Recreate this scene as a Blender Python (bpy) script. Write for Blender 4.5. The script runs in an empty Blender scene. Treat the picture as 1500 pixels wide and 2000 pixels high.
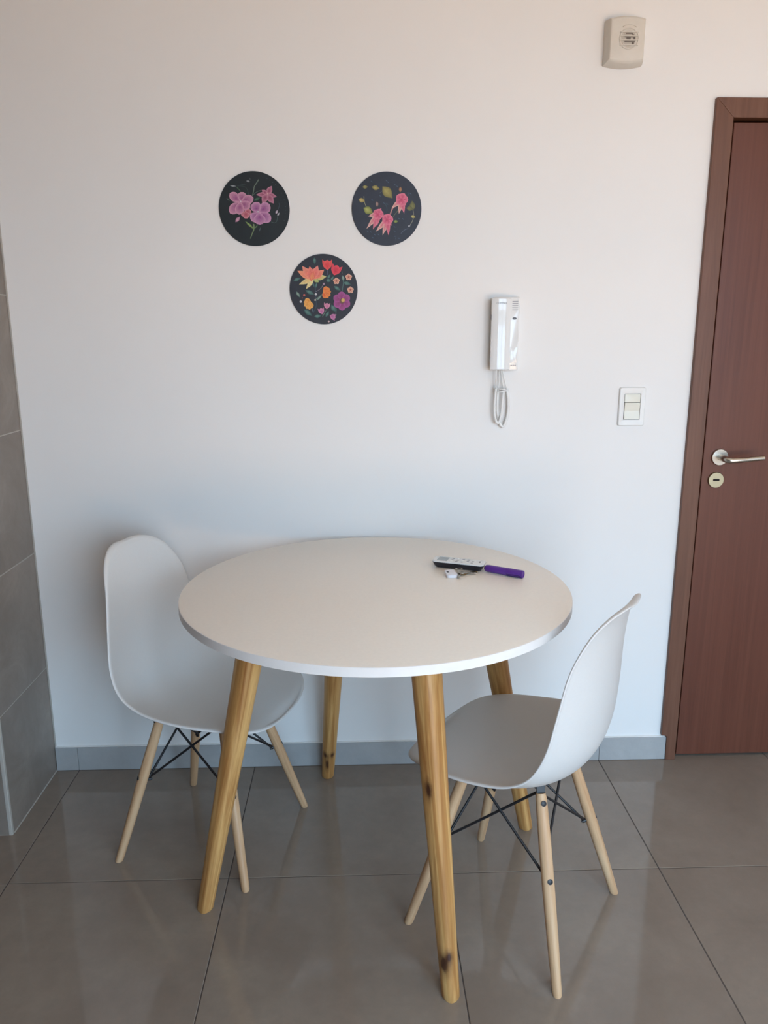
import bpy, bmesh, math, random
from mathutils import Vector, Matrix
random.seed(7)
PI = math.pi
S = bpy.context.scene
COL = S.collection

# ------------------------------------------------------------------ camera
cam_d = bpy.data.cameras.new('camera')
cam_d.sensor_fit = 'VERTICAL'; cam_d.sensor_height = 36.0
cam_d.lens = 1521.25 / 2000 * 36.0
cam_d.clip_start = 0.05
cam = bpy.data.objects.new('camera', cam_d); COL.objects.link(cam)
_pt, _yw, _rl = 0.22972491, 0.03219835, -0.00168240
_fw = Vector((math.sin(_yw)*math.cos(_pt), math.cos(_yw)*math.cos(_pt), -math.sin(_pt)))
_r0 = Vector((math.cos(_yw), -math.sin(_yw), 0)); _u0 = _r0.cross(_fw)
_r = math.cos(_rl)*_r0 + math.sin(_rl)*_u0; _u = -math.sin(_rl)*_r0 + math.cos(_rl)*_u0
cam.matrix_world = Matrix(((_r.x, _u.x, -_fw.x, 0), (_r.y, _u.y, -_fw.y, -2.44478603), (_r.z, _u.z, -_fw.z, 1.47155282), (0, 0, 0, 1)))
S.camera = cam

# ------------------------------------------------------------------ world, daylight, exposure
W = bpy.data.worlds.new('sky'); S.world = W; W.use_nodes = True
bg = W.node_tree.nodes['Background']; bg.inputs[0].default_value = (0.52, 0.755, 1.0, 1); bg.inputs[1].default_value = 10.3

def area(name, loc, aim, sx, sy, power, col, spread=180):
    d = bpy.data.lights.new(name, 'AREA'); d.shape = 'RECTANGLE'; d.size = sx; d.size_y = sy
    d.energy = power; d.color = col; d.spread = math.radians(spread)
    o = bpy.data.objects.new(name, d); COL.objects.link(o); o.location = loc
    o.rotation_euler = (Vector(aim) - Vector(loc)).to_track_quat('-Z', 'Y').to_euler()
    return o
# the open sky lights the room through the balcony door behind the photographer (portal = sampling guide only);
# the sunlit terrace outside throws warm light upwards through the same door
pt = area('balcony_door_portal', (1.20, -3.47, 1.195), (1.20, 0, 1.195), 2.1, 2.31, 1, (1, 1, 1)); pt.data.cycles.is_portal = True
area('sunlit_terrace', (1.2, -5.55, 0.03), (1.2, -5.55, 5), 7.0, 4.0, 615, (1.0, 0.46, 0.07))

S.view_settings.view_transform = 'Standard'; S.view_settings.look = 'None'
S.view_settings.exposure = 0.0; S.view_settings.gamma = 1.0; S.view_settings.use_curve_mapping = False

# ------------------------------------------------------------------ materials
def srgb(r, g, b):
    f = lambda c: ((c/255)/12.92) if c/255 <= 0.04045 else (((c/255)+0.055)/1.055)**2.4
    return (f(r), f(g), f(b), 1)

class NT:
    def __init__(s, name):
        s.m = bpy.data.materials.new(name); s.m.use_nodes = True
        s.t = s.m.node_tree; s.b = s.t.nodes['Principled BSDF']
    def n(s, typ, **kw):
        nd = s.t.nodes.new(typ)
        for k, v in kw.items(): setattr(nd, k, v)
        return nd
    def l(s, a, b): s.t.links.new(a, b)
    def coord(s, scale=(1, 1, 1), kind='Object', loc=(0, 0, 0)):
        c = s.n('ShaderNodeTexCoord'); m = s.n('ShaderNodeMapping')
        m.inputs['Scale'].default_value = scale; m.inputs['Location'].default_value = loc
        s.l(c.outputs[kind], m.inputs['Vector']); return m.outputs['Vector']
    def noise(s, vec, scale, detail=3, rough=0.5, dist=0.0):
        n = s.n('ShaderNodeTexNoise'); n.inputs['Scale'].default_value = scale
        n.inputs['Detail'].default_value = detail; n.inputs['Roughness'].default_value = rough
        n.inputs['Distortion'].default_value = dist
        s.l(vec, n.inputs['Vector']); return n.outputs['Fac']
    def ramp(s, fac, stops):
        r = s.n('ShaderNodeValToRGB'); e = r.color_ramp.elements
        while len(e) < len(stops): e.new(0.5)
        for k, (p, c) in enumerate(stops): e[k].position = p; e[k].color = c
        s.l(fac, r.inputs[0]); return r.outputs['Color']
    def mix(s, fac, a, b, blend='MIX'):
        m = s.n('ShaderNodeMix', data_type='RGBA', blend_type=blend)
        if isinstance(fac, (int, float)): m.inputs[0].default_value = fac
        else: s.l(fac, m.inputs[0])
        for v, i in ((a, 6), (b, 7)):
            if isinstance(v, tuple): m.inputs[i].default_value = v
            else: s.l(v, m.inputs[i])
        return m.outputs[2]
    def bump(s, h, strength, dist=0.002):
        b = s.n('ShaderNodeBump'); b.inputs['Strength'].default_value = strength; b.inputs['Distance'].default_value = dist
        s.l(h, b.inputs['Height']); s.l(b.outputs['Normal'], s.b.inputs['Normal'])
    def set(s, color=None, rough=None, metal=None, spec=None, coat=None, coat_rough=None):
        if color is not None:
            if isinstance(color, tuple): s.b.inputs['Base Color'].default_value = color
            else: s.l(color, s.b.inputs['Base Color'])
        if rough is not None:
            if isinstance(rough, (int, float)): s.b.inputs['Roughness'].default_value = rough
            else: s.l(rough, s.b.inputs['Roughness'])
        if metal is not None: s.b.inputs['Metallic'].default_value = metal
        if spec is not None: s.b.inputs['Specular IOR Level'].default_value = spec
        if coat is not None: s.b.inputs['Coat Weight'].default_value = coat
        if coat_rough is not None: s.b.inputs['Coat Roughness'].default_value = coat_rough
        return s.m

def simple(name, rgb, rough=0.5, metal=0.0, spec=0.5, var=0.04, nscale=40, bump=0.0, coat=None):
    t = NT(name); c = srgb(*rgb)
    f = t.noise(t.coord(), nscale, 3)
    lo = tuple(max(0, x*(1-var)) for x in c[:3]) + (1,); hi = tuple(min(1, x*(1+var)) for x in c[:3]) + (1,)
    t.set(t.ramp(f, [(0.3, lo), (0.7, hi)]), rough, metal, spec, coat)
    if bump: t.bump(f, bump)
    return t.m

def mat_wall():
    t = NT('white_wall_paint'); v = t.coord()
    f = t.noise(v, 1.3, 4); g = t.noise(v, 180, 2)
    t.set(t.ramp(f, [(0.3, (0.80, 0.79, 0.77, 1)), (0.7, (0.83, 0.82, 0.80, 1))]), 0.75, 0, 0.25)
    t.bump(g, 0.08, 0.001); return t.m

def mat_floor_tile():
    t = NT('polished_grey_porcelain'); oi = t.n('ShaderNodeObjectInfo')
    c = t.n('ShaderNodeTexCoord'); va = t.n('ShaderNodeVectorMath', operation='MULTIPLY_ADD')
    va.inputs[1].default_value = (1, 1, 1)
    rv = t.n('ShaderNodeVectorMath', operation='SCALE'); rv.inputs[0].default_value = (13.1, 7.7, 3.3)
    t.l(oi.outputs['Random'], rv.inputs['Scale']); t.l(c.outputs['Object'], va.inputs[0]); t.l(rv.outputs[0], va.inputs[2])
    f = t.noise(va.outputs[0], 2.6, 6, 0.6, 0.6); g = t.noise(va.outputs[0], 22, 5, 0.7)
    base = t.ramp(f, [(0.25, srgb(128, 116, 104)), (0.5, srgb(139, 127, 115)), (0.78, srgb(149, 138, 125))])
    col = t.mix(t.ramp(g, [(0.35, (0, 0, 0, 1)), (0.75, (0.32, 0.32, 0.32, 1))]), base, srgb(120, 109, 98))
    t.set(col, t.ramp(g, [(0.3, (0.055,)*3 + (1,)), (0.8, (0.10,)*3 + (1,))]), 0, 0.5)
    return t.m

def mat_stone_tile(name, lo, mid, hi, rough=0.42):
    t = NT(name); oi = t.n('ShaderNodeObjectInfo'); c = t.n('ShaderNodeTexCoord')
    rv = t.n('ShaderNodeVectorMath', operation='SCALE'); rv.inputs[0].default_value = (5.1, 9.7, 3.3)
    t.l(oi.outputs['Random'], rv.inputs['Scale'])
    va = t.n('ShaderNodeVectorMath', operation='ADD'); t.l(c.outputs['Object'], va.inputs[0]); t.l(rv.outputs[0], va.inputs[1])
    f = t.noise(va.outputs[0], 5, 6, 0.65, 0.8); g = t.noise(va.outputs[0], 45, 4, 0.7)
    base = t.ramp(f, [(0.25, srgb(*lo)), (0.5, srgb(*mid)), (0.75, srgb(*hi))])
    col = t.mix(t.ramp(g, [(0.45, (0, 0, 0, 1)), (0.8, (0.35,)*3 + (1,))]), base, srgb(*lo))
    t.set(col, rough, 0, 0.45); t.bump(g, 0.06, 0.001); return t.m

def mat_pine(name, knots=(), seed=0.0, light=(214, 170, 108), dark=(150, 98, 50)):
    t = NT(name)
    v = t.coord((15, 15, 0.6), loc=(seed, seed*1.7, seed*0.3))
    f = t.noise(v, 3.2, 5, 0.55, 0.9)
    v2 = t.coord((60, 60, 1.6), loc=(seed, 0, 0)); g = t.noise(v2, 4, 3)
    col = t.ramp(f, [(0.28, srgb(*dark)), (0.45, srgb(*((a+b)//2 for a, b in zip(light, dark)))), (0.62, srgb(*light)), (0.8, srgb(*(min(255, c+10) for c in light)))])
    col = t.mix(t.ramp(g, [(0.4, (0, 0, 0, 1)), (0.75, (0.3,)*3 + (1,))]), col, srgb(*dark))
    for (kx, ky, kz, kr_, el) in knots:
        m = t.coord((1/kr_, 1/kr_, 1/(kr_*el)), loc=(-kx/kr_, -ky/kr_, -kz/(kr_*el)))
        w = t.n('ShaderNodeVectorMath', operation='LENGTH'); t.l(m, w.inputs[0])
        nz = t.noise(t.coord((1, 1, 0.5)), 110, 3)
        ad = t.n('ShaderNodeMath', operation='MULTIPLY_ADD'); ad.inputs[1].default_value = 0.9; t.l(nz, ad.inputs[0]); t.l(w.outputs['Value'], ad.inputs[2])
        sc = t.n('ShaderNodeMath', operation='MULTIPLY'); sc.inputs[1].default_value = 0.25; t.l(ad.outputs[0], sc.inputs[0])
        k = t.ramp(sc.outputs[0], [(0.0, (1, 1, 1, 1)), (0.24, (0.95, 0.95, 0.95, 1)), (0.40, (0.35, 0.35, 0.35, 1)), (0.62, (0, 0, 0, 1))])
        col = t.mix(k, col, srgb(64, 34, 24))
    t.set(col, 0.38, 0, 0.4)
    t.bump(g, 0.06, 0.001); return t.m

def mat_beech():
    t = NT('pale_beech_wood')
    v = t.coord((14, 14, 0.8)); oi = t.n('ShaderNodeObjectInfo')
    rv = t.n('ShaderNodeVectorMath', operation='SCALE'); rv.inputs[0].default_value = (15.1, 9.7, 3.3); t.l(oi.outputs['Random'], rv.inputs['Scale'])
    va = t.n('ShaderNodeVectorMath', operation='ADD'); t.l(v, va.inputs[0]); t.l(rv.outputs[0], va.inputs[1])
    f = t.noise(va.outputs[0], 4, 5, 0.6, 0.5)
    t.set(t.ramp(f, [(0.3, srgb(184, 144, 106)), (0.52, srgb(203, 166, 128)), (0.75, srgb(215, 184, 148))]), 0.45, 0, 0.4)
    return t.m

def mat_door(name, a, b, c, scale=(16, 16, 0.7), rough=0.42):
    t = NT(name); v = t.coord(scale)
    f = t.noise(v, 3, 6, 0.6, 0.7); big = t.noise(t.coord((1.5, 1.5, 0.6)), 1.8, 3)
    col = t.ramp(f, [(0.25, srgb(*a)), (0.5, srgb(*b)), (0.8, srgb(*c))])
    col = t.mix(t.ramp(big, [(0.35, (0, 0, 0, 1)), (0.7, (0.45,)*3 + (1,))]), col, srgb(*c))
    t.set(col, rough, 0, 0.4); t.bump(f, 0.05, 0.001); return t.m

M = dict(
    wall=mat_wall(), ceil=simple('white_ceiling_paint', (243, 241, 236), 0.85),
    taupe=simple('taupe_wall_paint', (158, 146, 132), 0.8),
    tile=mat_floor_tile(), grout=simple('dark_grout', (78, 70, 66), 0.9),
    wtile=mat_stone_tile('taupe_stone_tile', (120, 110, 101), (135, 125, 116), (151, 141, 131)),
    wgrout=simple('pale_grout', (176, 170, 162), 0.9),
    skirt=mat_stone_tile('grey_skirting_porcelain', (154, 155, 155), (166, 167, 167), (176, 177, 176)),
    alu=simple('brushed_aluminium', (196, 192, 184), 0.45, 0.25),
    frame=mat_door('brown_stained_frame_wood', (84, 54, 40), (104, 68, 51), (118, 82, 64)),
    leaf=mat_door('dark_red_brown_door_veneer', (84, 46, 33), (97, 55, 41), (108, 65, 49), (22, 22, 0.5), 0.36),
    steel=simple('satin_steel', (196, 192, 182), 0.28, 1.0),
    brass=simple('satin_nickel', (172, 166, 140), 0.38, 1.0),
    black=simple('black_steel', (26, 27, 31), 0.42, 0.0),
    slot=simple('recess_shade', (18, 15, 14), 0.8),  # near-black colour standing in for shade inside gaps
    top=simple('white_melamine', (243, 236, 224), 0.33, 0, 0.5, 0.015, 120, 0.02),
    edge=simple('white_edge_band', (230, 229, 227), 0.3, 0, 0.5, 0.015),
    shell=simple('white_polypropylene', (210, 210, 208), 0.42, 0, 0.45, 0.01, 200, 0.015),
    beech=mat_beech(),
    gloss=simple('glossy_white_plastic', (226, 226, 224), 0.06, 0, 0.5, 0.01),
    plastic=simple('white_plastic', (226, 226, 223), 0.35, 0, 0.5, 0.01),
    cream=simple('cream_plastic', (222, 221, 208), 0.35, 0, 0.5, 0.01),
    siren=simple('aged_white_plastic', (214, 208, 197), 0.45, 0, 0.4, 0.02),
    sirdark=simple('smoke_recess', (96, 86, 78), 0.5),
    sirgrey=simple('pale_grey_dome', (188, 180, 168), 0.3),
    grey=simple('grey_print', (146, 146, 150), 0.5),
    dgrey=simple('dark_grey_rubber_and_shade', (92, 94, 100), 0.4),  # also colours the painted shade behind the handset
    remb=simple('black_plastic', (30, 32, 42), 0.35),
    lcd=simple('grey_lcd', (148, 156, 158), 0.18),
    purple=simple('purple_plastic', (88, 44, 138), 0.3, 0, 0.5, 0.05),
    purple2=simple('dark_purple_plastic', (62, 30, 104), 0.35),
    keysil=simple('nickel_key', (176, 168, 156), 0.3, 1.0),
    keybr=simple('brass_key', (170, 140, 96), 0.32, 1.0),
    fob=simple('white_fob_plastic', (232, 232, 238), 0.3),
    plate=simple('black_painted_disc', (28, 36, 40), 0.5, 0, 0.4, 0.12, 30),
    plate2=simple('blue_black_painted_disc', (42, 48, 62), 0.5, 0, 0.4, 0.12, 30), plate3=simple('ink_black_painted_disc', (38, 42, 52), 0.5, 0, 0.4, 0.12, 30),
    glass=None,
)
def mat_print():
    t = NT('painted_pigment'); a = t.n('ShaderNodeVertexColor'); a.layer_name = 'pigment'
    f = t.noise(t.coord(), 260, 3)
    t.set(t.mix(t.ramp(f, [(0.3, (0, 0, 0, 1)), (0.7, (0.22,)*3 + (1,))]), a.outputs['Color'], srgb(60, 50, 60)), 0.5, 0, 0.4)
    return t.m
M['print'] = mat_print()
gm = NT('window_glass'); gm.set((1, 1, 1, 1), 0.02); gm.b.inputs['Transmission Weight'].default_value = 1.0; gm.b.inputs['IOR'].default_value = 1.02
M['glass'] = gm.m

# ------------------------------------------------------------------ mesh helpers
def finish(name, bm, mat, parent=None, smooth=False, loc=None, rot=None, angle=None):
    me = bpy.data.meshes.new(name)
    bmesh.ops.recalc_face_normals(bm, faces=bm.faces)
    bm.to_mesh(me); bm.free()
    if mat is not None: me.materials.append(mat)
    if smooth:
        for p in me.polygons: p.use_smooth = True
        if angle: me.set_sharp_from_angle(angle=math.radians(angle))
    o = bpy.data.objects.new(name, me); COL.objects.link(o)
    if parent is not None: o.parent = parent
    if loc is not None: o.location = loc
    if rot is not None: o.rotation_euler = rot
    return o
def inst(name, me, parent=None, loc=None, rot=None):
    o = bpy.data.objects.new(name, me); COL.objects.link(o)
    if parent is not None: o.parent = parent
    if loc is not None: o.location = loc
    if rot is not None: o.rotation_euler = rot
    return o
def empty(name, loc=(0, 0, 0), rz=0):
    o = bpy.data.objects.new(name, None); o.empty_display_size = 0.1; COL.objects.link(o)
    o.location = loc; o.rotation_euler = (0, 0, rz); return o
def tag(o, label, cat=None, group=None, kind=None):
    o['label'] = label
    if cat: o['category'] = cat
    if group: o['group'] = group
    if kind: o['kind'] = kind
    return o
def box(bm, x0, x1, y0, y1, z0, z1, bev=0.0, seg=2):
    v = [bm.verts.new((x, y, z)) for x in (x0, x1) for y in (y0, y1) for z in (z0, z1)]
    fs = [bm.faces.new([v[i] for i in q]) for q in ((0, 1, 3, 2), (4, 6, 7, 5), (0, 4, 5, 1), (2, 3, 7, 6), (0, 2, 6, 4), (1, 5, 7, 3))]
    if bev:
        es = list({e for f in fs for e in f.edges})
        bmesh.ops.bevel(bm, geom=es, offset=bev, segments=seg, affect='EDGES', profile=0.5)
def bx(name, mat, parent, x0, x1, y0, y1, z0, z1, bev=0.0, seg=2, smooth=False):
    bm = bmesh.new(); box(bm, x0, x1, y0, y1, z0, z1, bev, seg)
    return finish(name, bm, mat, parent, smooth, angle=40 if smooth else None)
def tube(bm, pts, radii, n=12, cap=True, closed=False):
    pts = [Vector(p) for p in pts]
    if not isinstance(radii, (list, tuple)): radii = [radii]*len(pts)
    rings = []; prev = None; N = len(pts)
    for i, p in enumerate(pts):
        a = pts[(i-1) % N] if (i > 0 or closed) else p; b = pts[(i+1) % N] if (i < N-1 or closed) else p
        t = (b-a).normalized()
        if prev is None: ref = Vector((0, 0, 1)) if abs(t.z) < 0.9 else Vector((1, 0, 0)); u = t.cross(ref).normalized()
        else: u = (prev - t*prev.dot(t)).normalized()
        prev = u; w = t.cross(u)
        rings.append([bm.verts.new(p + (u*math.cos(2*PI*k/n) + w*math.sin(2*PI*k/n))*radii[i]) for k in range(n)])
    for i in range(N if closed else N-1):
        A, B = rings[i], rings[(i+1) % N]
        for k in range(n): bm.faces.new((A[k], A[(k+1) % n], B[(k+1) % n], B[k]))
    if cap and not closed:
        bm.faces.new(rings[0]); bm.faces.new(rings[-1])
def lathe(bm, prof, n=48, axis='z', center=(0, 0, 0)):
    # prof: list of (r, h)
    c = Vector(center); rings = []
    for r, h in prof:
        ring = []
        for k in range(n):
            a = 2*PI*k/n; x, y = r*math.cos(a), r*math.sin(a)
            q = Vector((x, y, h)) if axis == 'z' else Vector((x, -h, y))
            ring.append(bm.verts.new(c+q) if r > 1e-7 else None)
        if r <= 1e-7: ring = [bm.verts.new(c + (Vector((0, 0, h)) if axis == 'z' else Vector((0, -h, 0))))]
        rings.append(ring)
    for A, B in zip(rings[:-1], rings[1:]):
        for k in range(n):
            k2 = (k+1) % n
            if len(A) == 1: bm.faces.new((A[0], B[k2], B[k]))
            elif len(B) == 1: bm.faces.new((A[k], A[k2], B[0]))
            else: bm.faces.new((A[k], A[k2], B[k2], B[k]))
    for R_ in (rings[0], rings[-1]):
        if len(R_) > 1: bm.faces.new(R_)
def rrect(w, h, r, n=6):
    out = []
    for cx, cy, a0 in ((w/2-r, h/2-r, 0), (-w/2+r, h/2-r, PI/2), (-w/2+r, -h/2+r, PI), (w/2-r, -h/2+r, 1.5*PI)):
        for k in range(n+1):
            a = a0 + (PI/2)*k/n; out.append((cx+r*math.cos(a), cy+r*math.sin(a)))
    return out
def loft(bm, loops, cap0=True, cap1=True):
    rs = [[bm.verts.new(p) for p in L] for L in loops]; n = len(rs[0])
    for A, B in zip(rs[:-1], rs[1:]):
        for k in range(n): bm.faces.new((A[k], A[(k+1) % n], B[(k+1) % n], B[k]))
    if cap0: bm.faces.new(rs[0])
    if cap1: bm.faces.new(rs[-1])
    return rs

# ------------------------------------------------------------------ setting
XL, XR, YR, ZC = -2.6, 2.6, -3.35, 2.62
SX, SY = -1.046, -0.360            # tiled wall return: right face x, front face y

# floor: grout bed with one object per tile
floor = bx('floor', M['grout'], None, XL-0.1, XR+0.1, YR-0.1, 0.12, -0.06, -0.0012)
tag(floor, 'polished grey porcelain tile floor with thin dark joints', kind='structure')
gx = [-0.970 + 0.6*k for k in range(-3, 8)]; gy = [0.05 if False else -0.571 - 0.6*k for k in range(-1, 7)]
tile_mesh = {}
def floor_tile(x0, x1, y0, y1):
    x0, x1 = max(x0, XL), min(x1, XR); y0, y1 = max(y0, YR), min(y1, 0.10)
    if x1-x0 < 0.02 or y1-y0 < 0.02: return
    g = 0.0013; w, h = round(x1-x0-2*g, 4), round(y1-y0-2*g, 4)
    if (w, h) not in tile_mesh:
        o = bx('floor_tile', M['tile'], floor, -w/2, w/2, -h/2, h/2, -0.010, 0.0, 0.0008, 1)
        tile_mesh[(w, h)] = o.data
    else: o = inst('floor_tile', tile_mesh[(w, h)], floor)
    o.location = ((x0+x1)/2, (y0+y1)/2, 0)
for i in range(len(gx)-1):
    for j in range(len(gy)-1): floor_tile(gx[i], gx[i+1], gy[j+1], gy[j] if j else 0.10)

ceiling = bx('ceiling', M['ceil'], None, XL-0.1, XR+0.1, YR-0.1, 0.12, ZC, ZC+0.08)
tag(ceiling, 'plain white painted ceiling', kind='structure')
DX0, DX1, DZ = 1.044, 2.06, 2.125   # outer frame of the door
bm = bmesh.new()
box(bm, SX, DX0+0.004, 0, 0.12, 0, ZC); box(bm, DX0+0.004, DX1-0.004, 0, 0.12, DZ-0.004, ZC); box(bm, DX1-0.004, XR, 0, 0.12, 0, ZC)
tag(finish('wall_back', bm, M['wall']), 'smooth white painted wall behind the table', kind='structure')
tag(bx('wall_right', M['wall'], None, XR, XR+0.1, YR, 0.12, 0, ZC), 'white painted side wall beyond the door', kind='structure')
tag(bx('wall_far_left', M['frame'], None, XL-0.1, XL, YR, 0.12, 0, ZC), 'brown wood panelled kitchen side wall', kind='structure')
WX0, WX1, WZ0, WZ1 = 0.15, 2.25, 0.04, 2.35
bm = bmesh.new()
box(bm, XL, WX0, YR-0.1, YR, 0, ZC); box(bm, WX1, XR, YR-0.1, YR, 0, ZC); box(bm, WX0, WX1, YR-0.1, YR, WZ1, ZC); box(bm, WX0, WX1, YR-0.1, YR, 0, WZ0)
tag(finish('wall_front', bm, M['taupe']), 'taupe painted wall with the balcony door opening', kind='structure')
tag(bx('terrace_floor', M['wgrout'], None, -9, 12, -30, YR-0.1, -0.10, -0.02), 'pale terrace paving outside the balcony door', kind='structure')
win = tag(empty('window_1', ((WX0+WX1)/2, YR, WZ0)), 'white framed glazed balcony door', kind='structure')
hw, hh = (WX1-WX0)/2, WZ1-WZ0
for a, b, c, d in ((-hw, -hw+0.06, 0, hh), (hw-0.06, hw, 0, hh), (-0.05, 0.05, 0.06, hh-0.06)): bx('window_stile', M['plastic'], win, a, b, -0.08, -0.02, c, d, 0.004)
for c, d in ((0, 0.06), (hh-0.06, hh)): bx('window_rail', M['plastic'], win, -hw+0.06, hw-0.06, -0.08, -0.02, c, d, 0.004)
bx('window_transom', M['plastic'], win, -hw+0.06, -0.05, -0.078, -0.022, 0.86, 0.93, 0.004); bx('window_transom', M['plastic'], win, 0.05, hw-0.06, -0.078, -0.022, 0.86, 0.93, 0.004)

# tiled wall return on the left
wl = bx('wall_left', M['wgrout'], None, XL, SX-0.0010, SY+0.0010, 0.12, 0, ZC)
tag(wl, 'taupe stone tiled wall return with pale joints and metal corner trim', kind='structure')
zj = [0.0, 0.379, 0.775, 1.171, 1.574, 1.97, 2.366, ZC]
sm, fm = {}, {}
for a, b in zip(zj[:-1], zj[1:]):
    g = 0.0019; h = round(b-a-2*g, 3)
    if h not in sm:
        o = bx('wall_tile', M['wtile'], wl, -0.008, 0.0, -0.174, 0.174, -h/2, h/2, 0.0007, 1); sm[h] = o.data
    else: o = inst('wall_tile', sm[h], wl)
    o.location = (SX, SY/2+0.002, (a+b)/2)
    x = SX-0.009
    while x > XL:
        w = round(min(0.6, x-XL)-2*g, 3)
        if (w, h) not in fm:
            o = bx('wall_tile', M['wtile'], wl, -w/2, w/2, 0, 0.008, -h/2, h/2, 0.0007, 1); fm[(w, h)] = o.data
        else: o = inst('wall_tile', fm[(w, h)], wl)
        o.location = (x-g-w/2, SY, (a+b)/2); x -= 0.6
tr = bx('corner_trim', M['alu'], wl, SX-0.0105, SX+0.0006, SY-0.0006, SY+0.0105, 0.0, ZC, 0.0015); tr['label'] = 'slim aluminium corner trim'
bx('grout_bead', M['wgrout'], wl, SX-0.001, SX+0.0022, SY+0.010, -0.001, 0.0, 0.004, 0.001)
bx('grout_bead', M['wgrout'], wl, SX-0.001, SX+0.0035, -0.003, 0.001, 0.083, ZC, 0.001)

# skirting
sk = tag(empty('baseboard_back', (0, 0, 0)), 'grey porcelain skirting strip along the white wall', kind='structure')
xs = [SX+0.001, -0.970, 0.230, 0.830, 1.064]
for a, b in zip(xs[:-1], xs[1:]): bx('baseboard_tile', M['skirt'], sk, a+0.0006, b-0.0006, -0.0095, 0.0, 0.001, 0.086, 0.0008, 1)
bx('joint_bead', M['wall'], sk, SX+0.001, 1.06, -0.006, 0.0, 0.0855, 0.0885, 0.001)
sk2 = tag(empty('baseboard_right', (0, 0, 0)), 'grey porcelain skirting strip right of the door', kind='structure')
xs = [2.045, XR]
for a, b in zip(xs[:-1], xs[1:]): bx('baseboard_tile', M['skirt'], sk2, a+0.001, b-0.001, -0.0095, 0.0, 0.001, 0.086, 0.0008, 1)

# door
door = tag(empty('door_1', (DX0, 0, 0)), 'dark brown wooden door with satin lever handle and mitred frame', kind='structure')
FW = 0.054; Wd = DX1-DX0
def prism(name, poly, y0, y1, mat, parent, bev=0.002):
    bm = bmesh.new()
    loft(bm, [[(x, y0, z) for x, z in poly], [(x, y1, z) for x, z in poly]])
    if bev: bmesh.ops.bevel(bm, geom=[e for e in bm.edges], offset=bev, segments=2, affect='EDGES', profile=0.5)
    return finish(name, bm, mat, parent)
prism('jamb', [(0, 0.094), (0, DZ), (FW, DZ-FW), (FW, 0.0), (0.020, 0.0), (0.020, 0.094)], -0.014, 0.10, M['frame'], door)
prism('jamb', [(Wd, 0.094), (Wd, DZ), (Wd-FW, DZ-FW), (Wd-FW, 0.0), (Wd-0.020, 0.0), (Wd-0.020, 0.094)], -0.014, 0.10, M['frame'], door)
hd = prism('lintel', [(0.0, 0), (Wd, 0), (Wd-FW, -FW), (FW, -FW)], -0.014, 0.10, M['frame'], door); hd.location = (0, 0, DZ)
bx('door_stop', M['slot'], door, FW-0.002, FW+0.016, 0.052, 0.09, 0, DZ-FW, 0.001)  # stop coloured near-black to paint in the shade of the door gap
bx('door_gap_shade', M['slot'], door, FW-0.001, Wd-FW+0.001, 0.062, 0.075, 0, DZ-FW+0.001)  # near-black sheet gives the gap round the leaf its shade
L0, L1 = FW+0.0105, Wd-FW-0.004
leaf = bx('door_leaf', M['leaf'], door, L0, L1, 0.004, 0.044, 0.010, DZ-FW-0.008, 0.0025, 2)
bm = bmesh.new(); lathe(bm, [(0, 0), (0.0270, 0), (0.0270, 0.006), (0.0255, 0.0085), (0.0, 0.0085)], 40, 'y', (0.116, 0.004, 1.071))
finish('rosette', bm, M['steel'], leaf, True, angle=35)
bm = bmesh.new()
pts = [(0.116, -0.004, 1.071), (0.116, -0.034, 1.071), (0.117, -0.046, 1.070), (0.122, -0.054, 1.069), (0.131, -0.057, 1.0685), (0.17, -0.0575, 1.071), (0.231, -0.0575, 1.0765)]
tube(bm, pts, [0.0105, 0.0105, 0.0102, 0.0098, 0.0092, 0.0080, 0.0078], 20)
finish('lever_handle', bm, M['steel'], leaf, True, angle=50)
bm = bmesh.new(); lathe(bm, [(0, 0), (0.0262, 0), (0.0262, 0.004), (0.0245, 0.0065), (0.0, 0.0065)], 40, 'y', (0.111, 0.004, 0.996))
esc = finish('keyhole_plate', bm, M['brass'], leaf, True, angle=35)
bm = bmesh.new(); loft(bm, [[(0.111+x, -0.0030, 0.9965+z) for x, z in rrect(0.021, 0.0075, 0.003)], [(0.111+x, 0.001, 0.9965+z) for x, z in rrect(0.021, 0.0075, 0.003)]])
finish('keyhole', bm, M['slot'], leaf)

# ------------------------------------------------------------------ round table
TC = (0.0405, -0.528); TZ, TT, TR = 0.825, 0.022, 0.4955
table = tag(empty('dining_table', (TC[0], TC[1], 0)), 'round white-topped dining table on four splayed pine legs', 'table')
bm = bmesh.new(); lathe(bm, [(0, TZ-TT), (TR-0.0012, TZ-TT), (TR-0.0012, TZ-0.0004), (TR-0.0022, TZ), (0, TZ)], 128)
top = finish('table_top', bm, M['top'], table, True, angle=30)
bm = bmesh.new()
loft(bm, [[(r*math.cos(2*PI*k/128), r*math.sin(2*PI*k/128), z) for k in range(128)] for r, z in ((TR-0.0015, TZ-TT+0.0002), (TR, TZ-TT+0.0008), (TR, TZ-0.0010), (TR-0.0015, TZ-0.0003))], False, False)
eb = finish('edge_band', bm, M['edge'], top, True, angle=40); eb['label'] = 'white edge band'
def leg_pts(az, zt=TZ-TT):
    a = math.radians(az); d = Vector((math.cos(a), math.sin(a), 0))
    return d*0.480, d*0.31 + Vector((0, 0, zt))
KN = {289: [(0.108, -0.010, 0.0120, 1.9), (0.128, 0.002, 0.0075, 1.5), (0.590, -0.016, 0.0085, 2.2)], 109: [(0.128, -0.012, 0.0085, 1.2), (0.131, 0.011, 0.0075, 1.2), (0.085, -0.004, 0.0065, 3.2)], 18.6: [(0.30, 0.012, 0.006, 2.0)]}
CAMP = Vector((0, -2.445, 1.47))
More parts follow.
